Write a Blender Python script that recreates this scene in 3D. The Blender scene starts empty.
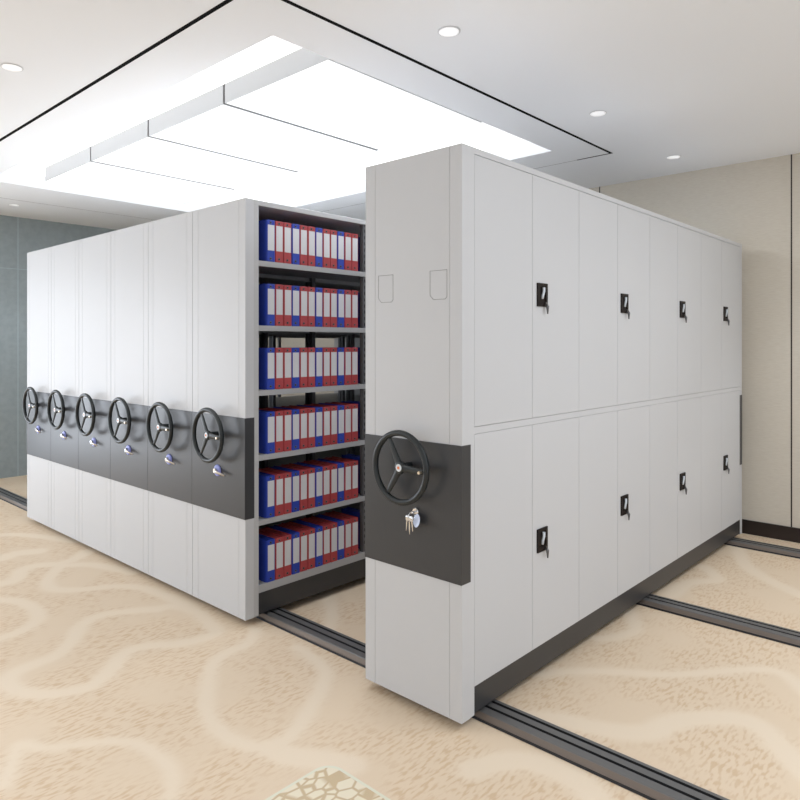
import bpy, bmesh, math, random
import numpy as np
from mathutils import Vector, Matrix
random.seed(7)
S = bpy.context.scene
COL = S.collection
PI = math.pi

# ------------------------------------------------------------------ materials
def mat(name, col, rough=.5, metal=0.0, spec=.5, emit=None, estr=0.0, bump=None, coat=0.0):
    m = bpy.data.materials.new(name); m.use_nodes = True
    nt = m.node_tree; b = nt.nodes['Principled BSDF']
    b.inputs['Base Color'].default_value = (*col, 1)
    b.inputs['Roughness'].default_value = rough
    b.inputs['Metallic'].default_value = metal
    b.inputs['Specular IOR Level'].default_value = spec
    b.inputs['Coat Weight'].default_value = coat
    if emit:
        b.inputs['Emission Color'].default_value = (*emit, 1)
        b.inputs['Emission Strength'].default_value = estr
    if bump:
        scale, strength, vec = bump
        tc = nt.nodes.new('ShaderNodeTexCoord'); mp = nt.nodes.new('ShaderNodeMapping')
        mp.inputs['Scale'].default_value = vec
        n = nt.nodes.new('ShaderNodeTexNoise'); n.inputs['Scale'].default_value = scale
        n.inputs['Detail'].default_value = 4
        bp = nt.nodes.new('ShaderNodeBump'); bp.inputs['Strength'].default_value = strength
        bp.inputs['Distance'].default_value = .002
        nt.links.new(tc.outputs['Object'], mp.inputs['Vector']); nt.links.new(mp.outputs[0], n.inputs['Vector'])
        nt.links.new(n.outputs['Fac'], bp.inputs['Height']); nt.links.new(bp.outputs[0], b.inputs['Normal'])
    return m

def noisy(m, c1, c2, scale, vec=(1, 1, 1), detail=3, lo=.35, hi=.65):
    nt = m.node_tree; b = nt.nodes['Principled BSDF']
    tc = nt.nodes.new('ShaderNodeTexCoord'); mp = nt.nodes.new('ShaderNodeMapping'); mp.inputs['Scale'].default_value = vec
    n = nt.nodes.new('ShaderNodeTexNoise'); n.inputs['Scale'].default_value = scale; n.inputs['Detail'].default_value = detail
    r = nt.nodes.new('ShaderNodeValToRGB')
    r.color_ramp.elements[0].position = lo; r.color_ramp.elements[0].color = (*c1, 1)
    r.color_ramp.elements[1].position = hi; r.color_ramp.elements[1].color = (*c2, 1)
    nt.links.new(tc.outputs['Object'], mp.inputs['Vector']); nt.links.new(mp.outputs[0], n.inputs['Vector'])
    nt.links.new(n.outputs['Fac'], r.inputs[0]); nt.links.new(r.outputs[0], b.inputs['Base Color'])
    return m

M = {}
M['white'] = mat('white_powder_coat', (.57, .575, .585), .48, spec=.5, bump=(220, .05, (1, 1, 1)))
M['grey_paint'] = mat('grey_painted_steel', (.50, .50, .50), .42)
M['shelf'] = mat('shelf_steel', (.42, .42, .425), .45)
M['upright'] = mat('upright_steel', (.11, .11, .115), .5)
M['slot'] = mat('slot_black', (.012, .012, .012), .7)
M['band'] = mat('charcoal_band', (.036, .037, .040), .38, spec=.55)
M['base'] = mat('charcoal_base', (.034, .034, .036), .4, spec=.5)
M['wheel'] = mat('black_bakelite', (.014, .018, .019), .38, spec=.45)
M['groove'] = mat('seam_dark', (.20, .20, .20), .7)
M['chrome'] = mat('polished_steel', (.75, .75, .75), .18, metal=1)
M['brass'] = mat('pale_brass', (.72, .62, .48), .3, metal=.8)
M['cap'] = mat('hub_cap_silver', (.72, .75, .78), .3)
M['orange'] = mat('hub_orange', (.75, .20, .06), .5)
M['lockblue'] = mat('lock_ring_blue', (.33, .37, .80), .4)
M['tag'] = mat('key_tag_pale_blue', (.62, .70, .90), .35)
M['handle'] = mat('handle_black', (.012, .008, .007), .5, spec=.2)
M['lever'] = mat('lever_silver', (.62, .66, .70), .4)
M['red'] = mat('binder_red', (.42, .055, .06), .5)
M['blue'] = mat('binder_blue', (.022, .055, .40), .45)
M['label'] = mat('label_paper', (.66, .66, .67), .7)
M['ring'] = mat('finger_ring_metal', (.16, .16, .165), .35, metal=1)
M['hole'] = mat('finger_hole', (.02, .02, .02), .8)
M['ceiling'] = mat('ceiling_paint', (.90, .915, .935), .85)
M['recess'] = mat('recess_paint', (.86, .87, .88), .8)
M['boxside'] = mat('light_box_side', (.52, .53, .54), .5)
M['slit'] = mat('slit_black', (.004, .004, .004), .8, spec=.05)
M['slitgrey'] = mat('slit_grey', (.45, .45, .45), .6)
M['diffuser'] = mat('light_diffuser', (.25, .25, .25), .6, spec=.2, emit=(1, 1, 1), estr=.86)
M['cove'] = mat('recess_painted_glow', (.5, .5, .5), .5, emit=(1, 1, 1), estr=1.05)  # emission stands in for cove light falling on the recess ceiling
M['lamp'] = mat('downlight_disc', (.85, .85, .85), .4, emit=(1, 1, 1), estr=.45)
M['lampring'] = mat('downlight_ring', (.75, .75, .76), .35, metal=.3)
M['teal'] = noisy(mat('teal_wallcovering', (.12, .16, .17), .75, bump=(60, .5, (1, 1, 1))), (.31, .36, .375), (.35, .405, .42), 14)
M['beige'] = noisy(mat('beige_wallcovering', (.5, .45, .38), .8), (.62, .565, .475), (.67, .62, .53), 60, (.35, 1, 5), 3)
M['dark_trim'] = mat('dark_brown_skirting', (.022, .014, .012), .35)
M['joint'] = mat('panel_joint', (.03, .025, .02), .6)
M['rail_top'] = mat('rail_dark_metal', (.165, .163, .16), .45, metal=.5)
M['rail_side'] = mat('rail_bronze_side', (.20, .165, .14), .45, metal=.5)
M['rail_dark'] = mat('rail_groove', (.03, .03, .032), .5, metal=.5)
M['plain_wall'] = mat('plain_wall', (.66, .65, .63), .85)
M['frame'] = mat('window_frame_grey', (.35, .35, .36), .5)

# ------------------------------------------------------------------ mesh builder
class MB:
    def __init__(s): s.bm = bmesh.new()
    def _m(s, faces, mi):
        for f in faces: f.material_index = mi
    def box(s, x0, x1, y0, y1, z0, z1, mi=0, bev=0):
        vs = [s.bm.verts.new(p) for p in ((x0,y0,z0),(x1,y0,z0),(x1,y1,z0),(x0,y1,z0),(x0,y0,z1),(x1,y0,z1),(x1,y1,z1),(x0,y1,z1))]
        fs = [s.bm.faces.new([vs[i] for i in q]) for q in ((0,3,2,1),(4,5,6,7),(0,1,5,4),(1,2,6,5),(2,3,7,6),(3,0,4,7))]
        s._m(fs, mi)
        if bev:
            es = list({e for f in fs for e in f.edges})
            r = bmesh.ops.bevel(s.bm, geom=es, offset=bev, segments=2, affect='EDGES', profile=.5)
            s._m(r['faces'], mi)
        return s
    def prism(s, pts, axis, a, b, mi=0, mis=None):
        """pts 2D polygon, extruded along axis from a to b; mis = material per side face"""
        def P(p, t):
            if axis == 'z': return (p[0], p[1], t)
            if axis == 'x': return (t, p[0], p[1])
            return (p[0], t, p[1])
        A = [s.bm.verts.new(P(p, a)) for p in pts]; B = [s.bm.verts.new(P(p, b)) for p in pts]
        fs = [s.bm.faces.new(A[::-1]), s.bm.faces.new(B)]
        s._m(fs, mi)
        n = len(pts)
        for i in range(n):
            f = s.bm.faces.new([A[i], A[(i+1) % n], B[(i+1) % n], B[i]]); f.material_index = mis[i] if mis else mi
        return s
    def tube(s, path, rad, seg=12, mi=0, closed=False, caps=True, flat=1.0):
        path = [Vector(p) for p in path]; n = len(path)
        rads = rad if isinstance(rad, (list, tuple)) else [rad]*n
        rings = []; ref = None
        for i, p in enumerate(path):
            if closed: t = path[(i+1) % n] - path[i-1]
            else: t = path[min(i+1, n-1)] - path[max(i-1, 0)]
            t.normalize()
            if ref is None:
                ref = Vector((0, 1, 0)) if abs(t.y) < .9 else Vector((1, 0, 0))
            u = (ref - t*ref.dot(t)).normalized(); ref = u; v = t.cross(u)
            rings.append([s.bm.verts.new(p + (u*math.cos(2*PI*k/seg)*flat + v*math.sin(2*PI*k/seg))*rads[i]) for k in range(seg)])
        m = n if closed else n-1
        for i in range(m):
            a, b = rings[i], rings[(i+1) % n]
            for k in range(seg):
                f = s.bm.faces.new([a[k], a[(k+1) % seg], b[(k+1) % seg], b[k]]); f.smooth = True; f.material_index = mi
        if caps and not closed:
            for r in (rings[0][::-1], rings[-1]):
                f = s.bm.faces.new(r); f.material_index = mi
        return s
    def lathe(s, prof, origin, axis, seg=24, mi=0):
        """prof list of (radius, distance along axis)"""
        o = Vector(origin); ax = Vector(axis).normalized()
        u = ax.orthogonal().normalized(); v = ax.cross(u)
        rings = []
        for r, h in prof:
            rings.append([s.bm.verts.new(o + ax*h + (u*math.cos(2*PI*k/seg)+v*math.sin(2*PI*k/seg))*max(r, 1e-5)) for k in range(seg)])
        for a, b in zip(rings, rings[1:]):
            for k in range(seg):
                f = s.bm.faces.new([a[k], a[(k+1) % seg], b[(k+1) % seg], b[k]]); f.material_index = mi
        f = s.bm.faces.new(rings[0][::-1]); f.material_index = mi
        f = s.bm.faces.new(rings[-1]); f.material_index = mi
        return s
    def torus(s, c, R, r, seg=64, sub=14, mi=0, normal='y'):
        pts = []
        for k in range(seg):
            a = 2*PI*k/seg
            if normal == 'y': pts.append((c[0]+R*math.cos(a), c[1], c[2]+R*math.sin(a)))
            elif normal == 'x': pts.append((c[0], c[1]+R*math.cos(a), c[2]+R*math.sin(a)))
            else: pts.append((c[0]+R*math.cos(a), c[1]+R*math.sin(a), c[2]))
        return s.tube(pts, r, sub, mi, closed=True)
    def build(s, name, mats, parent=None, loc=None):
        bmesh.ops.recalc_face_normals(s.bm, faces=s.bm.faces)
        me = bpy.data.meshes.new(name); s.bm.to_mesh(me); s.bm.free()
        for m in (mats if isinstance(mats, (list, tuple)) else [mats]): me.materials.append(m)
        o = bpy.data.objects.new(name, me); COL.objects.link(o)
        if parent: o.parent = parent
        if loc: o.location = loc
        return o

def empty(name, loc):
    o = bpy.data.objects.new(name, None); COL.objects.link(o); o.location = loc
    o.empty_display_size = .1
    return o
def tag(o, label, cat, group=None):
    o['label'] = label; o['category'] = cat
    if group: o['group'] = group
    return o
def struct(name, mb, mats):
    o = mb.build(name, mats); o['kind'] = 'structure'; return o
KIDS = {}
def copy_tree(o, parent=None):
    c = o.copy(); COL.objects.link(c); c.parent = parent
    for ch in [k for k in ALL() if k.parent == o]: copy_tree(ch, c)
    return c
def ALL(): return list(COL.objects)

# ------------------------------------------------------------------ room shell
XL, XR, YF, YB, H = -7.0, 3.6, -5.6, 3.83, 3.03
def wall_with_window(mb, axis, c, thick, a0, a1, w0, w1, z0, z1):
    """wall plane at coordinate c; runs a0..a1, opening w0..w1 x z0..z1"""
    lo, hi = min(c, c+thick), max(c, c+thick)
    for (p0, p1, q0, q1) in ((a0, w0, 0, H), (w1, a1, 0, H), (w0, w1, 0, z0), (w0, w1, z1, H)):
        if axis == 'x': mb.box(lo, hi, p0, p1, q0, q1)
        else: mb.box(p0, p1, lo, hi, q0, q1)
    return mb
WL = (-4.3, -1.0, .12, 2.45)       # left wall window y0,y1,z0,z1
WR = (-3.9, 1.4, .5, 2.65)
WF = (-3.4, 2.6, .5, 2.65)
struct('wall_left', wall_with_window(MB(), 'x', XL, -.2, YF, YB, *WL), M['teal'])
struct('wall_right', wall_with_window(MB(), 'x', XR, .2, YF, YB, *WR), M['plain_wall'])
struct('wall_front', wall_with_window(MB(), 'y', YF, -.2, XL-.2, XR+.2, *WF), M['plain_wall'])
struct('wall_back', MB().box(XL-.2, XR+.2, YB, YB+.2, 0, H), M['beige'])
def wframe(name, axis, c, w):
    mb = MB(); a0, a1, z0, z1 = w; n = 3
    def b(p0, p1, q0, q1):
        if axis == 'x': mb.box(c-.03, c+.03, p0, p1, q0, q1)
        else: mb.box(p0, p1, c-.03, c+.03, q0, q1)
    b(a0, a1, z0, z0+.05); b(a0, a1, z1-.05, z1)
    for k in range(n+1):
        t = a0 + (a1-a0-.05)*k/n; b(t, t+.05, z0, z1)
    return struct(name, mb, M['frame'])
wframe('window_1', 'x', XL-.1, WL); wframe('added_window_2', 'x', XR+.1, WR); wframe('added_window_3', 'y', YF-.1, WF)  # right and front openings are added out of view to let in fill light
# panel joints on walls (thin inlaid strips)
mb = MB()
for x in (-6.2, -4.5, -2.9, -1.29, .313, 1.92): mb.box(x-.005, x+.005, YB-.0015, YB, .113, H)
struct('trim_1', mb, M['joint'])
mb = MB()
for y in (-.55, .654, 1.86, 3.06): mb.box(XL, XL+.0015, y-.004, y+.004, 0, H)
mb.box(XL, XL+.0015, -1.0, YB, 2.42, 2.426)
struct('trim_2', mb, mat('teal_joint', (.44, .54, .56), .6))
struct('baseboard_back', MB().box(XL, XR, YB-.012, YB, 0, .113), M['dark_trim'])

# ceiling with a rectangular recess
RX0, RX1, RY0, RY1, RH = -5.25, -1.022, -.155, 2.477, 3.16
mb = MB()
for (x0, x1, y0, y1) in ((XL-.2, RX0, YF-.2, YB+.2), (RX1, XR+.2, YF-.2, YB+.2), (RX0, RX1, YF-.2, RY0), (RX0, RX1, RY1, YB+.2)):
    mb.box(x0, x1, y0, y1, H, RH)
struct('ceiling', mb, M['ceiling'])
struct('trim_3', MB().box(RX0-.1, RX1+.1, RY0-.1, RY1+.1, RH, RH+.08), M['recess'])
# black air slits in the ceiling
mb = MB()
mb.box(-5.99, -.70, -.496, -.474, H-.0015, H); mb.box(-.722, -.70, -.474, 2.848, H-.0015, H)
mb.box(-1.0, -.722, 2.834, 2.848, H-.0015, H)
struct('trim_4', mb, M['slit'])
mb = MB(); mb.box(-5.99, -1.0, 2.838, 2.846, H-.001, H); mb.box(-5.99, -5.98, -.474, 2.838, H-.001, H)
struct('trim_5', mb, M['slitgrey'])

# recess ceiling around the light box, its lit white put in as emission
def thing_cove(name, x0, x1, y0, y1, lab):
    o = MB().box(x0, x1, y0, y1, RH-.012, RH-.001).build(name, M['cove']); return tag(o, lab, 'ceiling light', 'recess strips with painted-in glow around the light box')
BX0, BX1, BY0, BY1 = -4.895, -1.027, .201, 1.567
thing_cove('recess_glow_strip', RX0+.003, RX1-.003, RY0+.003, BY0-.002, 'long white recess strip with painted-in glow along the near side of the ceiling light box')
thing_cove('recess_glow_strip', RX0+.003, RX1-.003, BY1+.002, RY1-.003, 'wide white recess strip with painted-in glow behind the ceiling light box')
thing_cove('recess_glow_strip', RX0+.003, BX0-.002, BY0, BY1, 'short white recess strip with painted-in glow, far left end of the ceiling light box')

# four hung light panels
pw = (BX1-BX0)/4
names = ['farthest left of the four', 'second from the left of the four', 'third from the left of the four', 'nearest and rightmost of the four']
for k in range(4):
    x0, x1 = BX0+pw*k+(.011 if k else 0), BX0+pw*(k+1)-(.011 if k < 3 else 0)
    cx = (x0+x1)/2; hw = (x1-x0)/2; D = BY1-BY0
    t = tag(empty('ceiling_light_panel', (cx, BY0, H)), 'large flat glowing white ceiling panel, ' + names[k] + ' hung in the recess', 'ceiling light', 'square light panels in the ceiling recess')
    h = RH-H-.001
    mb = MB(); mb.box(-hw, hw, 0, .006, 0, h); mb.box(-hw, hw, D-.006, D, 0, h); mb.box(-hw, -hw+.006, .006, D-.006, 0, h); mb.box(hw-.006, hw, .006, D-.006, 0, h)
    mb.build('housing', M['boxside'], t)
    MB().box(-hw+.006, hw-.006, .006, D-.006, .0, .004).build('diffuser', M['diffuser'], t)
mb = MB()
for k in (1, 2, 3):
    x = BX0+pw*k; mb.box(x-.0108, x+.0108, BY0+.004, BY1-.004, H+.001, RH-.002)
struct('trim_6', mb, mat('gap_grey', (.10, .10, .10), .8, spec=.1))

# downlights
dl = [(-.368, .383, 'round recessed ceiling downlight nearest the top edge, the closest of the three on the right'),
      (-.368, 1.921, 'round recessed ceiling downlight, middle of the row of three on the right'),
      (-.39, 3.27, 'round recessed ceiling downlight closest to the beige back wall'),
      (-2.352, -.876, 'round recessed ceiling downlight at the left edge, in front of the black slit'),
      (1.15, 3.4, 'round recessed ceiling downlight by the beige wall, beyond the aisle beside the grey cabinet'),
      (-6.259, .376, 'small round recessed ceiling downlight near the teal wall')]
proto = None
for x, y, lab in dl:
    if proto is None:
        t = proto = empty('recessed_downlight', (x, y, H))
        mb = MB(); mb.lathe([(.046, -.001), (.046, -.0045), (.055, -.003), (.055, -.001)], (0, 0, 0), (0, 0, 1), 32)
        mb.build('trim_ring', M['lampring'], t)
        MB().lathe([(.047, -.003), (.047, -.0052)], (0, 0, 0), (0, 0, 1), 32).build('lens', M['lamp'], t)
    else:
        t = copy_tree(proto); t.location = (x, y, H)
    tag(t, lab, 'downlight', 'round recessed downlights in the ceiling')

# ------------------------------------------------------------------ floor with its woven pattern
f_, cy_ = 673.7, 344.2
CAM = (1.6228, -2.1292, 1.544)
V = (-.6763, .7366); R_ = (.7366, .6763)
def fl(px, py):
    a = (px-400)/f_; b = (cy_-py)/f_; t = -CAM[2]/b
    return (CAM[0]+t*(V[0]+a*R_[0]), CAM[1]+t*(V[1]+a*R_[1]))
def sc(pts, ox, oy, s): return [(ox+x/s, oy+y/s) for x, y in pts]
# the pale ribbons of the carpet, as curves on the ground, (points, half width)
curves = [
 (sc([(0,335),(60,320),(90,280),(150,262),(240,255),(300,235),(350,205)], 0,500,4), .055),
 (sc([(250,258),(205,300),(188,335),(220,358),(330,358),(460,345),(560,350),(640,375),(700,400),(760,430)], 0,500,4), .045),
 (sc([(250,262),(350,258),(450,272),(530,292)], 0,500,4), .045),
 (sc([(-40,395),(0,400),(70,405),(130,430),(155,470),(110,510),(40,540),(-40,565)], 0,500,4), .045),
 ([(158,609),(130,611),(100,615.5),(82,625),(72,640),(57,655),(32,665),(13,674),(9,684),(22,692),(50,694),(82,689),(100,680),(112,668),(125,653),(145,646),(175,644),(200,639),(216,632),(210,624),(197,612),(175,606),(158,609)], .045),
 (sc([(-80,142),(0,140),(60,138),(200,150),(300,165)], 0,500,4), .05),
 (sc([(-80,240),(0,235),(60,215),(150,205)], 0,500,4), .07),
 (sc([(420,200),(390,255),(310,290),(250,340),(232,420),(225,510),(255,580),(330,640),(440,670),(530,645),(600,580),(650,500),(690,420),(700,360),(650,310),(590,270)], 150,580,4), .038),
 (sc([(480,670),(560,705),(700,720),(800,740)], 150,580,4), .06),
 ([(4,784),(12,764),(20,745),(40,748),(66,746),(90,743),(114,741),(138,744),(156,754),(170,768),(172,792),(160,815)], .03),
 (sc([(-60,450),(0,440),(80,437),(200,440),(300,447),(400,448),(500,440),(600,433),(700,433),(760,455),(820,510)], 560,540,3.333), .035),
 (sc([(-110,590),(0,600),(80,618),(200,640),(300,640),(370,610),(450,595),(540,592),(620,602),(680,635),(730,685),(780,740),(840,790)], 560,540,3.333), .058),
 (sc([(590,20),(600,50),(625,90),(680,125),(740,155),(820,190)], 560,540,3.333), .055),
 (sc([(480,90),(525,132),(430,142),(370,185)], 560,540,3.333), .05),
 (sc([(230,240),(252,295),(200,320),(130,330)], 560,540,3.333), .04),
 ([(472,770),(500,762),(530,762),(560,772),(590,790),(600,812)], .06),
 ([(325,590),(331,606),(331,622),(322,640)], .04),
]
fx0, fx1, fy0, fy1, st = XL, XR, YF, YB, .02
nx, ny = int((fx1-fx0)/st)+1, int((fy1-fy0)/st)+1
gx = np.linspace(fx0, fx1, nx); gy = np.linspace(fy0, fy1, ny)
PX, PY = np.meshgrid(gx, gy)
val = np.zeros_like(PX)
def smooth(pts):
    out = []
    P = [pts[0]]+pts+[pts[-1]]
    for i in range(1, len(P)-2):
        p0, p1, p2, p3 = [np.array(q) for q in P[i-1:i+3]]
        for t in (0, .25, .5, .75):
            out.append(.5*((2*p1)+(-p0+p2)*t+(2*p0-5*p1+4*p2-p3)*t*t+(-p0+3*p1-3*p2+p3)*t**3))
    out.append(np.array(P[-2])); return out
def stamp(q, w):
    global val
    for (ax, ay), (bx, by) in zip(q, q[1:]):
        m = (gx > min(ax, bx)-.3) & (gx < max(ax, bx)+.3); n = (gy > min(ay, by)-.3) & (gy < max(ay, by)+.3)
        if not m.any() or not n.any(): continue
        sl = np.ix_(n, m); X = PX[sl]; Y = PY[sl]
        dx, dy = bx-ax, by-ay; L = dx*dx+dy*dy+1e-9
        t = np.clip(((X-ax)*dx+(Y-ay)*dy)/L, 0, 1)
        d = np.hypot(X-ax-t*dx, Y-ay-t*dy)
        v = np.clip((w+.022-d)/.04, 0, 1); val[sl] = np.maximum(val[sl], v)
for pts, w in curves:
    stamp([fl(*p) for p in smooth([tuple(map(float, p)) for p in pts])], w)
# the same kind of ribbons over the ground the photo does not reach
for (cx, cyy, r, ph) in ((-1.9, -2.6, .6, 0), (-4.2, -2.9, .7, 1), (.6, -2.8, .5, 2), (2.6, -1.4, .5, 3), (2.7, 1.2, .55, 4), (-5.9, -3.6, .6, 5), (1.9, 2.9, .4, 6), (-.6, -4.4, .7, 7)):
    stamp([(cx+r*(1+.3*math.sin(3*a+ph))*math.cos(a), cyy+r*(1+.25*math.sin(2*a+ph))*math.sin(a)*.8) for a in np.linspace(0, 2*PI, 50)], .045)
verts = np.stack([PX.ravel(), PY.ravel(), np.zeros(PX.size)], 1)
idx = np.arange(nx*ny).reshape(ny, nx)
faces = np.stack([idx[:-1, :-1].ravel(), idx[:-1, 1:].ravel(), idx[1:, 1:].ravel(), idx[1:, :-1].ravel()], 1)
me = bpy.data.meshes.new('floor')
me.vertices.add(len(verts)); me.vertices.foreach_set('co', verts.ravel())
me.loops.add(faces.size); me.loops.foreach_set('vertex_index', faces.ravel().astype(np.int32))
me.polygons.add(len(faces)); me.polygons.foreach_set('loop_start', np.arange(0, faces.size, 4, dtype=np.int32))
me.polygons.foreach_set('loop_total', np.full(len(faces), 4, dtype=np.int32))
me.update(); me.validate()
at = me.attributes.new('ribbon', 'FLOAT', 'POINT'); at.data.foreach_set('value', val.ravel().astype(np.float32))
fm = mat('beige_patterned_carpet', (.6, .48, .36), .62, spec=.35)
nt = fm.node_tree; b = nt.nodes['Principled BSDF']; N = nt.nodes.new; Lk = nt.links.new
tc = N('ShaderNodeTexCoord')
def noise(vec, scale, detail=2, rot=0):
    mp = N('ShaderNodeMapping'); mp.inputs['Scale'].default_value = vec; mp.inputs['Rotation'].default_value = (0, 0, rot)
    Lk(tc.outputs['Object'], mp.inputs['Vector']); n = N('ShaderNodeTexNoise'); n.inputs['Scale'].default_value = scale; n.inputs['Detail'].default_value = detail
    Lk(mp.outputs[0], n.inputs['Vector']); return n
def ramp(src, lo, hi):
    r = N('ShaderNodeMapRange'); r.inputs['From Min'].default_value = lo; r.inputs['From Max'].default_value = hi; r.interpolation_type = 'SMOOTHSTEP'
    Lk(src, r.inputs['Value']); return r
dash = ramp(noise((72, 20, 1), 1, 1).outputs['Fac'], .45, .66)
cloud = ramp(noise((1, 1, 1), 2.6, 2).outputs['Fac'], .36, .56)
fine = noise((1, 1, 1), 260, 2)
mul = N('ShaderNodeMath'); mul.operation = 'MULTIPLY'; Lk(dash.outputs[0], mul.inputs[0]); Lk(cloud.outputs[0], mul.inputs[1])
att = N('ShaderNodeAttribute'); att.attribute_name = 'ribbon'
inv = N('ShaderNodeMath'); inv.operation = 'SUBTRACT'; inv.inputs[0].default_value = 1; Lk(att.outputs['Fac'], inv.inputs[1])
mul2 = N('ShaderNodeMath'); mul2.operation = 'MULTIPLY'; Lk(mul.outputs[0], mul2.inputs[0]); Lk(inv.outputs[0], mul2.inputs[1])
m1 = N('ShaderNodeMix'); m1.data_type = 'RGBA'; m1.inputs['A'].default_value = (.71, .57, .415, 1); m1.inputs['B'].default_value = (.755, .63, .48, 1)
Lk(att.outputs['Fac'], m1.inputs['Factor'])
m2 = N('ShaderNodeMix'); m2.data_type = 'RGBA'; m2.inputs['B'].default_value = (.625, .46, .30, 1)
Lk(mul2.outputs[0], m2.inputs['Factor']); Lk(m1.outputs['Result'], m2.inputs['A'])
Lk(m2.outputs['Result'], b.inputs['Base Color'])
bp = N('ShaderNodeBump'); bp.inputs['Strength'].default_value = .25; bp.inputs['Distance'].default_value = .002
Lk(fine.outputs['Fac'], bp.inputs['Height']); Lk(bp.outputs[0], b.inputs['Normal'])
me.materials.append(fm)
fo = bpy.data.objects.new('floor', me); COL.objects.link(fo); fo['kind'] = 'structure'

# ------------------------------------------------------------------ floor rails
def rail(y0, lab):
    w = .138; zt = .034
    pr = [(0,0),(.003,.010),(.007,.012),(.014,zt-.003),(.018,zt),(.054,zt),(.056,zt-.010),(.067,zt-.010),(.069,zt),(.101,zt),(.103,zt-.010),(.114,zt-.010),(.116,zt),(w-.006,zt),(w,.0)]
    mi = [2,1,1,0,0,2,2,2,0,2,2,2,0,1,2]
    o = MB().prism([(a+y0, z+.001) for a, z in pr], 'x', -6.95, 3.45, 0, mi).build('floor_rail', [M['rail_top'], M['rail_side'], M['rail_dark']])
    return tag(o, lab, 'rail', 'long dark metal floor rails')
YR = [.122, 1.765, 3.385]
rail(YR[0], 'long dark grooved metal floor rail nearest the camera, running under the cabinet fronts')
rail(YR[1], 'long dark grooved metal floor rail, the middle one of the three')
rail(YR[2], 'long dark grooved metal floor rail closest to the beige back wall')

# ------------------------------------------------------------------ shared cabinet pieces (local: x centred, y from front, z up)
W = .5425; DEP = 3.665
def panel_mb(y0, y1, w, z0=.04, z1=2.34):
    """end panel with two vertical grooves on both wide faces"""
    hw = w/2; g = .0011; d = .0016; s = hw-.061
    out = -1 if y0 < 1 else 1
    pts = [(-hw, y0)]
    for c in (-s, s): pts += [(c-g, y0), (c-g, y0+d), (c+g, y0+d), (c+g, y0)]
    pts += [(hw, y0), (hw, y1)]
    for c in (s, -s): pts += [(c+g, y1), (c+g, y1-d), (c-g, y1-d), (c-g, y1)]
    pts += [(-hw, y1)]
    return MB().prism(pts, 'z', z0, z1)

def spoke(mb, c, ang, R):
    d = Vector((math.cos(ang), 0, math.sin(ang)))
    n = 8; pth = []; rd = []
    for i in range(n+1):
        t = i/n; p = Vector(c) + d*(R*t) + Vector((0, -.006*math.sin(PI*t)*0 + .012*math.sin(PI*.5*t)*.0, 0))
        pth.append(p); rd.append(.019 - .008*t)
    mb.tube(pth, rd, 12, flat=.42)

def handwheel(parent, w_off=0):
    zc = 1.031; yc = -.066; R = .1435
    mb = MB(); mb.torus((0, yc, zc), R, .0129, 72, 14)
    for a in (118, 238, 358): spoke(mb, (0, yc, zc), math.radians(a), R-.004)
    mb.lathe([(.027, -.002), (.027, .008), (.02, .016), (.016, .020), (.016, .066)], (0, yc, zc), (0, 1, 0), 24)
    mb.lathe([(.017, 0), (.024, .002), (.028, .008)], (0, yc-.0092, zc), (0, 1, 0), 24)
    w = mb.build('handwheel', M['wheel'], parent)
    MB().lathe([(.015, 0), (.0165, .002)], (0, yc-.0105, zc), (0, 1, 0), 24).build('hub_cap', M['cap'], w)
    MB().lathe([(.0065, 0), (.0065, .002)], (0, yc-.0115, zc), (0, 1, 0), 18).build('hub_emblem', M['orange'], w)
    k = .120
    MB().lathe([(.0062, 0), (.007, .004), (.0055, .010), (.0055, .020)], (k, yc-.022, zc-.004), (0, 1, 0), 16).build('spinner_pin', M['brass'], w)
    return w

def band(parent, y0, y1, w, m):
    return MB().box(-w/2-.0012, w/2+.0012, y0, y1, .588, 1.141, bev=.0012).build('grip_band', m, parent)

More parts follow.
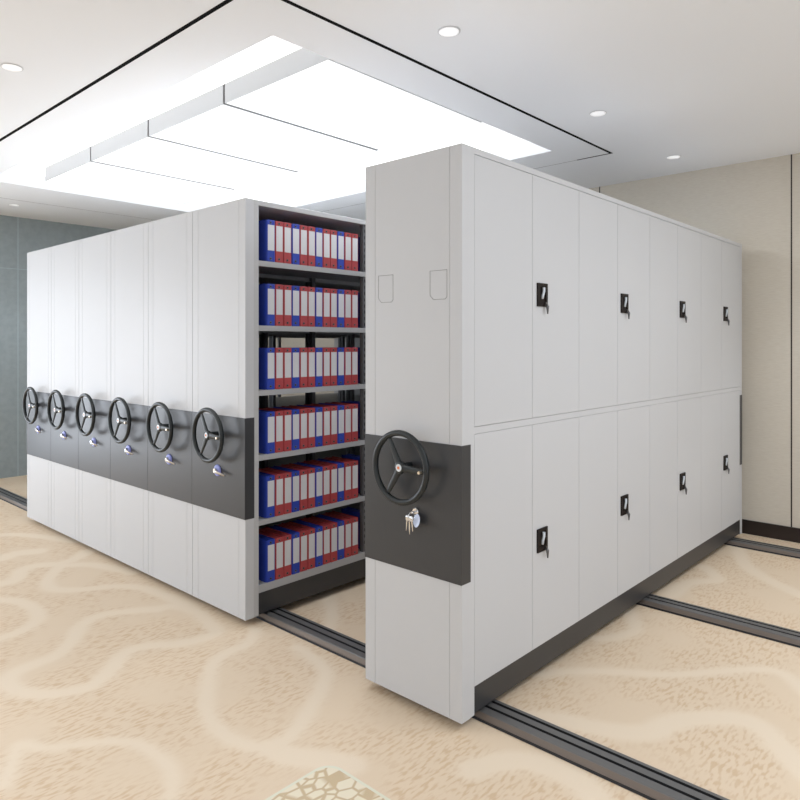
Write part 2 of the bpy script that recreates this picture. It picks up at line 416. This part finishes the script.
def shelving_unit():
    t = empty('mobile_shelving_unit', (0, 0, 0))
    panel_mb(0, .055, W).build('front_panel', M['white'], t)
    panel_mb(DEP-.055, DEP, W).build('rear_panel', M['white'], t)
    band(t, -.004, .0585, W, M['band']); band(t, DEP-.0585, DEP+.004, W, M['band'])
    handwheel(t)
    # lock
    mb = MB(); mb.lathe([(.033, 0), (.033, -.005), (.029, -.009), (.015, -.010)], (.008, -.004, .826), (0, 1, 0), 28)
    lk = mb.build('lock', M['lockblue'], t)
    MB().lathe([(.015, 0), (.015, -.012), (.012, -.016)], (.008, -.013, .826), (0, 1, 0), 20).build('lock_cylinder', M['chrome'], lk)
    mb = MB(); mb.tube([(.008, -.024, .826), (.020, -.033, .825), (.040, -.033, .822), (.062, -.031, .818), (.108, -.026, .811)], [.006, .008, .0095, .0075, .005], 8, flat=.5)
    mb.build('key', mat('worn_key_metal', (.55, .50, .44), .3, metal=.9), lk)
    hw = W/2
    # top panel, shelves, base
    MB().box(-hw, hw, .055, DEP-.055, 2.312, 2.34, bev=.002).build('top_panel', M['grey_paint'], t)
    for a, b in ((.055, .087), (DEP-.087, DEP-.055)): MB().box(-hw, hw, a, b, .042, 2.312).build('end_frame', M['grey_paint'], t)
    for k in range(6):
        z = .208+.360*k
        th = .03 if k else .042
        mb = MB(); mb.box(-hw, hw, .087, DEP-.087, z-.004, z); 
        for s in (-1, 1):
            a, b = sorted((s*hw, s*(hw-.0018))); mb.box(a, b, .087, DEP-.087, z-th, z-.004)
            a, b = sorted((s*(hw-.0018), s*(hw-.018))); mb.box(a, b, .087, DEP-.087, z-th, z-th+.0015)
        mb.build('shelf', M['shelf'], t)
    for y in (.895, 1.79, 2.69):
        for s in (-1, 1):
            x0, x1 = sorted((s*(hw-.004), s*(hw-.034)))
            mb = MB(); mb.box(x0, x1, y+.002, y+.032, .176, 2.312, 0)
            xo = s*(hw-.004)
            for j in range(52):
                z = .26+.04*j; a, b = sorted((xo, xo+s*.0006)); mb.box(a, b, y+.012, y+.020, z, z+.02, 1)
            mb.build('upright', [M['upright'], M['slot']], t)
    mb = MB(); mb.box(-hw+.004, hw-.003, .087, DEP-.087, .047, .174)
    mb.build('base', M['base'], t)
    for yr in YR:
        for s in (-1, 1):
            MB().lathe([(.022, -.006), (.022, .006)], (s*.19, yr+.051, .045), (0, 1, 0), 20).build('carriage_roller', M['rail_top'], t)
    return t

XE = [-1.4735-.5463*k for k in range(6)]     # right edges, from nearest to farthest
order = ['white mobile shelving unit with its open side full of red and blue binders',
         'white mobile shelving unit directly left of the open binder shelves',
         'white mobile shelving unit, third from the right of the six pushed together',
         'white mobile shelving unit, third from the left of the six pushed together',
         'white mobile shelving unit, second from the left of the six pushed together',
         'white mobile shelving unit at the far left end, nearest the teal wall']
proto = shelving_unit()
for k, xe in enumerate(XE):
    o = proto if k == 0 else copy_tree(proto)
    o.location = (xe-W/2, 0, 0)
    tag(o, order[k], 'shelving unit', 'white mobile shelving units pushed together')

# ------------------------------------------------------------------ lockable cabinet in front
t = tag(empty('mobile_locker_cabinet', (-.2712, 0, 0)), 'tall grey mobile cabinet standing alone on the right, with sixteen side doors', 'cabinet')
W2 = .5424; hw = W2/2
panel_mb(0, .057, W2).build('front_panel', M['white'], t)
panel_mb(DEP-.057, DEP, W2).build('rear_panel', M['white'], t)
band(t, -.004, .0585, W2, M['band']); band(t, DEP-.0585, DEP+.004, W2, M['band'])
handwheel(t)
# lock with hanging key bunch and tag
lx = .034
lk = MB().lathe([(.016, 0), (.016, -.010), (.013, -.014)], (lx+.005, -.004, .845), (0, 1, 0), 24).build('lock', M['chrome'], t)
mb = MB(); mb.tube([(lx+.005, -.018, .845), (lx+.005, -.040, .845)], .004, 10)
mb.torus((lx, -.034, .826), .020, .0018, 28, 6, normal='x')
for dx, sw, L in ((-.020, -.10, .068), (-.010, .03, .080), (.002, .12, .066)):
    top = Vector((lx+dx, -.036, .832)); d = Vector((sw, 0, -1)).normalized()
    mb.tube([top+d*.0, top+d*.008, top+d*.020, top+d*.026, top+d*(L*.7), top+d*L], [.003, .009, .009, .0038, .0034, .0028], 8, flat=.35)
mb.build('key_bunch', M['chrome'], lk)
mb = MB(); mb.lathe([(.025, -.002), (.028, 0), (.025, .002)], (lx+.020, -.024, .812), (-.35, -.9, .2), 26)
mb.build('key_tag', M['tag'], lk)
# two pocket outlines on the front panel
for x0, x1 in ((-.461, -.373), (-.164, -.075)):
    x0 += .2712; x1 += .2712; z0, z1 = 1.727, 1.845; c = .018; g = .0016
    pts = [(x0, z1), (x0, z0+c), (x0+c, z0), (x1-c*.5, z0), (x1, z0+c*.5), (x1, z1)]
    mb = MB()
    for a, b in zip(pts, pts[1:]+pts[:1]):
        A = Vector((a[0], -.0002, a[1])); B = Vector((b[0], -.0002, b[1])); mb.tube([A, B], .0009, 6)
    mb.build('pocket_outline', M['groove'], t)
# carcass
mb = MB(); mb.box(-hw, hw-.02, .057, DEP-.057, .155, 2.34)
mb.box(hw-.02, hw, .057, .0835, .042, 2.34); mb.box(hw-.02, hw, 3.6095, DEP-.057, .042, 2.34)
mb.box(hw-.02, hw, .0835, 3.6095, 2.315, 2.34); mb.box(hw-.02, hw, .0835, 3.6095, 1.180, 1.208)
mb.build('carcass', M['white'], t)
MB().box(-hw+.01, hw-.003, .0835, 3.6095, .047, .155).build('base', M['base'], t)
def handle_mb():
    mb = MB()
    # black frame around a recessed cup
    y0, y1, z0, z1 = 0, .088, 0, .107; x0, x1 = -.002, .007
    mb.box(x0, x1, y0, y0+.018, z0, z1); mb.box(x0, x1, y1-.018, y1, z0, z1)
    mb.box(x0, x1, y0+.018, y1-.018, z0, z0+.024); mb.box(x0, x1, y0+.018, y1-.018, z1-.014, z1)
    mb.box(x0, x0+.003, y0+.018, y1-.018, z0+.024, z1-.014)
    return mb
for row, (z0, z1, hz) in enumerate(((.157, 1.1785, .589), (1.2095, 2.313, 1.718))):
    for c in range(8):
        a, b = .084+.4407*c+.0012, .084+.4407*(c+1)-.0012
        d = MB().box(hw-.019, hw, a, b, z0, z1, bev=.0012).build('door', M['white'], t)
        if c % 2:
            ya = a+.036; hzc = hz + ((0, .005, .004, .013)[c//2] if row == 0 else 0)
            h = handle_mb().build('door_handle', M['handle'], d, (hw, ya, hzc))
            MB().tube([(.0095, .048, .088), (.010, .048, .070), (.011, .037, .052), (.010, .034, .034)], [.0068, .0066, .0062, .0056], 8).build('lever', M['lever'], d, (hw, ya, hzc))
            mb = MB(); mb.lathe([(.009, 0), (.009, .008)], (.007, .064, .012), (1, 0, 0), 14); mb.tube([(.016, .064, .012), (.018, .066, .0), (.018, .067, -.012), (.018, .068, -.034)], [.004, .008, .006, .003], 8)
            mb.build('key', M['ring'], d, (hw, ya, hzc))
for yr in YR:
    for s in (-1, 1):
        MB().lathe([(.022, -.006), (.022, .006)], (s*.19, yr+.051, .045), (0, 1, 0), 20).build('carriage_roller', M['rail_top'], t)

# ------------------------------------------------------------------ binders
BW, BD, BH = .0578, .245, .235
def binder(col):
    t = empty(col + '_binder', (0, 0, 0))
    mb = MB()                         # spine, two boards, closed box body a little smaller
    mb.box(-.004, 0, .0055, BW, 0, BH, bev=.0012)
    mb.box(-BD, -.012, 0, .0022, 0, BH, bev=.0006); mb.box(-BD, -.004, BW-.0022, BW, 0, BH, bev=.0006)
    mb.box(-BD+.004, -.004, .0022, BW-.0022, .002, BH-.004)
    mb.build('cover', M[col], t)
    MB().box(0, .0006, .0095, BW-.0035, .063, .207).build('spine_label', M['label'], t)
    for z in (.220, .018):
        r = MB().torus((.0006, BW*.5, z), .0058, .0016, 20, 6, normal='x').build('finger_ring', M['ring'], t)
        MB().lathe([(.005, 0), (.005, .0007)], (0, BW*.5, z), (1, 0, 0), 16).build('ring_hole', M['hole'], r)
    return t
pat = 'BRRBRRBRRBRR'
rows = ['bottom shelf', 'second shelf from the bottom', 'third shelf from the bottom', 'third shelf from the top', 'second shelf from the top', 'top shelf']
ordn = ['first from the left', 'second from the left', 'third from the left', 'fourth from the left', 'fifth from the left', 'sixth from the left',
        'seventh from the left', 'eighth from the left', 'ninth from the left', 'tenth from the left', 'eleventh from the left', 'last on the right']
protos = {}
XS = -1.4742
for k in range(6):
    z = .208+.360*k+.0005
    for i in range(13):
        c = 'blue' if i == 12 or pat[i] == 'B' else 'red'
        if c in protos: o = copy_tree(protos[c])
        else: o = protos[c] = binder(c)
        y = .141+.0592*i if i < 12 else .931
        o.location = (XS - (random.uniform(0, .003)), y, z)
        lab = ('%s binder on the %s, %s' % (c, rows[k], ordn[i])) if i < 12 else \
              ('blue binder on the %s, half hidden behind the slotted upright' % rows[k])
        tag(o, lab, 'binder', 'binders on the ' + rows[k])

# ------------------------------------------------------------------ patterned mat at the bottom of the picture
mm = mat('cream_mat_brown_motif', (.7, .6, .45), .8)
nt = mm.node_tree; b = nt.nodes['Principled BSDF']
tc = nt.nodes.new('ShaderNodeTexCoord'); mp = nt.nodes.new('ShaderNodeMapping'); mp.inputs['Scale'].default_value = (22, 17, 1)
vo = nt.nodes.new('ShaderNodeTexVoronoi'); vo.feature = 'DISTANCE_TO_EDGE'; vo.distance = 'EUCLIDEAN' if hasattr(vo, 'distance') else vo.distance
vo.inputs['Scale'].default_value = 1.0; vo.inputs['Randomness'].default_value = .75
r = nt.nodes.new('ShaderNodeValToRGB'); r.color_ramp.elements[0].position = .05; r.color_ramp.elements[0].color = (.56, .43, .27, 1)
r.color_ramp.elements[1].position = .12; r.color_ramp.elements[1].color = (.76, .68, .52, 1)
nt.links.new(tc.outputs['Object'], mp.inputs['Vector']); nt.links.new(mp.outputs[0], vo.inputs['Vector'])
nt.links.new(vo.outputs['Distance'], r.inputs[0]); nt.links.new(r.outputs[0], b.inputs['Base Color'])
def rounded(x0, x1, y0, y1, c):
    pts = []
    for cx, cy, a0 in ((x1-c, y1-c, 0), (x0+c, y1-c, 90), (x0+c, y0+c, 180), (x1-c, y0+c, 270)):
        for k in range(9):
            a = math.radians(a0+90*k/8); pts.append((cx+c*math.cos(a), cy+c*math.sin(a)))
    return pts
t = tag(empty('floor_mat', (0, 0, 0)), 'cream floor mat with brown looping motif, one rounded corner showing at the bottom edge', 'mat')
t.location = (-.255, -.472, .001)
MB().prism(rounded(0, .9, -.75, 0, .07), 'z', 0, .003).build('border', mat('mat_border', (.70, .68, .55), .8), t)
MB().prism(rounded(.014, .886, -.736, -.014, .058), 'z', .003, .005).build('motif_field', mm, t)

# ------------------------------------------------------------------ lights
def area(name, loc, rot, sx, sy, power, col=(.92, .985, 1.08)):
    l = bpy.data.lights.new(name, 'AREA'); l.shape = 'RECTANGLE'; l.size = sx; l.size_y = sy; l.energy = power; l.color = col
    o = bpy.data.objects.new(name, l); COL.objects.link(o); o.location = loc; o.rotation_euler = rot; return o
area('window_daylight_left', (XL-.16, sum(WL[:2])/2, sum(WL[2:])/2), (0, -PI/2, 0), WL[3]-WL[2], WL[1]-WL[0], 142)
area('added_daylight_right', (XR+.16, sum(WR[:2])/2, sum(WR[2:])/2), (0, PI/2, 0), WR[3]-WR[2], WR[1]-WR[0], 4)  # fill light through the added right opening
area('added_daylight_front', (sum(WF[:2])/2, YF-.16, sum(WF[2:])/2), (PI/2, 0, 0), WF[1]-WF[0], WF[3]-WF[2], 4)  # fill light through the added front opening
def added_fill_fixture(x0, x1, y0, y1, power, lab, nm):  # unseen overhead lights, added to brighten floor and cabinets
    """fill luminaire added out of view: frame, diffuser and its lamp just below"""
    t = tag(empty('added_fill_light', ((x0+x1)/2, (y0+y1)/2, H)), lab, 'ceiling light')
    a, b = (x1-x0)/2, (y1-y0)/2
    mb = MB(); mb.box(-a-.03, a+.03, -b-.03, -b, -.02, -.0005); mb.box(-a-.03, a+.03, b, b+.03, -.02, -.0005)
    mb.box(-a-.03, -a, -b, b, -.02, -.0005); mb.box(a, a+.03, -b, b, -.02, -.0005)
    mb.build('frame', M['boxside'], t)
    MB().box(-a, a, -b, b, -.012, -.0005).build('diffuser', M['diffuser'], t)
    area(nm, ((x0+x1)/2, (y0+y1)/2, H-.022), (0, 0, 0), x1-x0, y1-y0, power)
added_fill_fixture(-5.2, -1.0, -4.2, -2.4, 32, 'long added fill light on the unseen ceiling in front of the white units', 'fill_nearleft')
added_fill_fixture(-.2, 2.8, -4.6, -2.8, 4, 'added fill light on the unseen ceiling behind the camera', 'fill_nearcam')
added_fill_fixture(1.6, 3.0, -.4, 2.8, 66, 'added fill light on the unseen ceiling beside the grey cabinet', 'fill_aisle')
for k in range(4):
    area('light_box_lamp', (BX0+pw*(k+.5), (BY0+BY1)/2, H-.004), (0, 0, 0), pw*.84, (BY1-BY0)*.94, 22)
def spot(loc, power, ang=80):
    l = bpy.data.lights.new('downlight_beam', 'SPOT'); l.energy = power; l.spot_size = math.radians(ang); l.spot_blend = .45; l.shadow_soft_size = .05; l.color = (.92, .985, 1.08)
    o = bpy.data.objects.new('downlight_beam', l); COL.objects.link(o); o.location = loc
for x, y, _ in dl: spot((x, y, H-.02), 34 if x > 1 else 19)

w = bpy.data.worlds.new('world'); S.world = w; w.use_nodes = True
bg = w.node_tree.nodes['Background']; bg.inputs[0].default_value = (.87, .94, 1.04, 1); bg.inputs[1].default_value = 1.0

# ------------------------------------------------------------------ camera
cd = bpy.data.cameras.new('camera'); co = bpy.data.objects.new('camera', cd); COL.objects.link(co)
co.location = CAM
yaw = math.atan2(-V[0], V[1])
co.rotation_euler = (PI/2, 0, yaw)
cd.sensor_width = 36; cd.lens = f_/800*36
cd.shift_y = (cy_-400)/800
cd.clip_start = .05
S.camera = co
S.view_settings.view_transform = 'Standard'; S.view_settings.look = 'None'; S.view_settings.gamma = 1
S.view_settings.use_curve_mapping = False; S.view_settings.exposure = .07
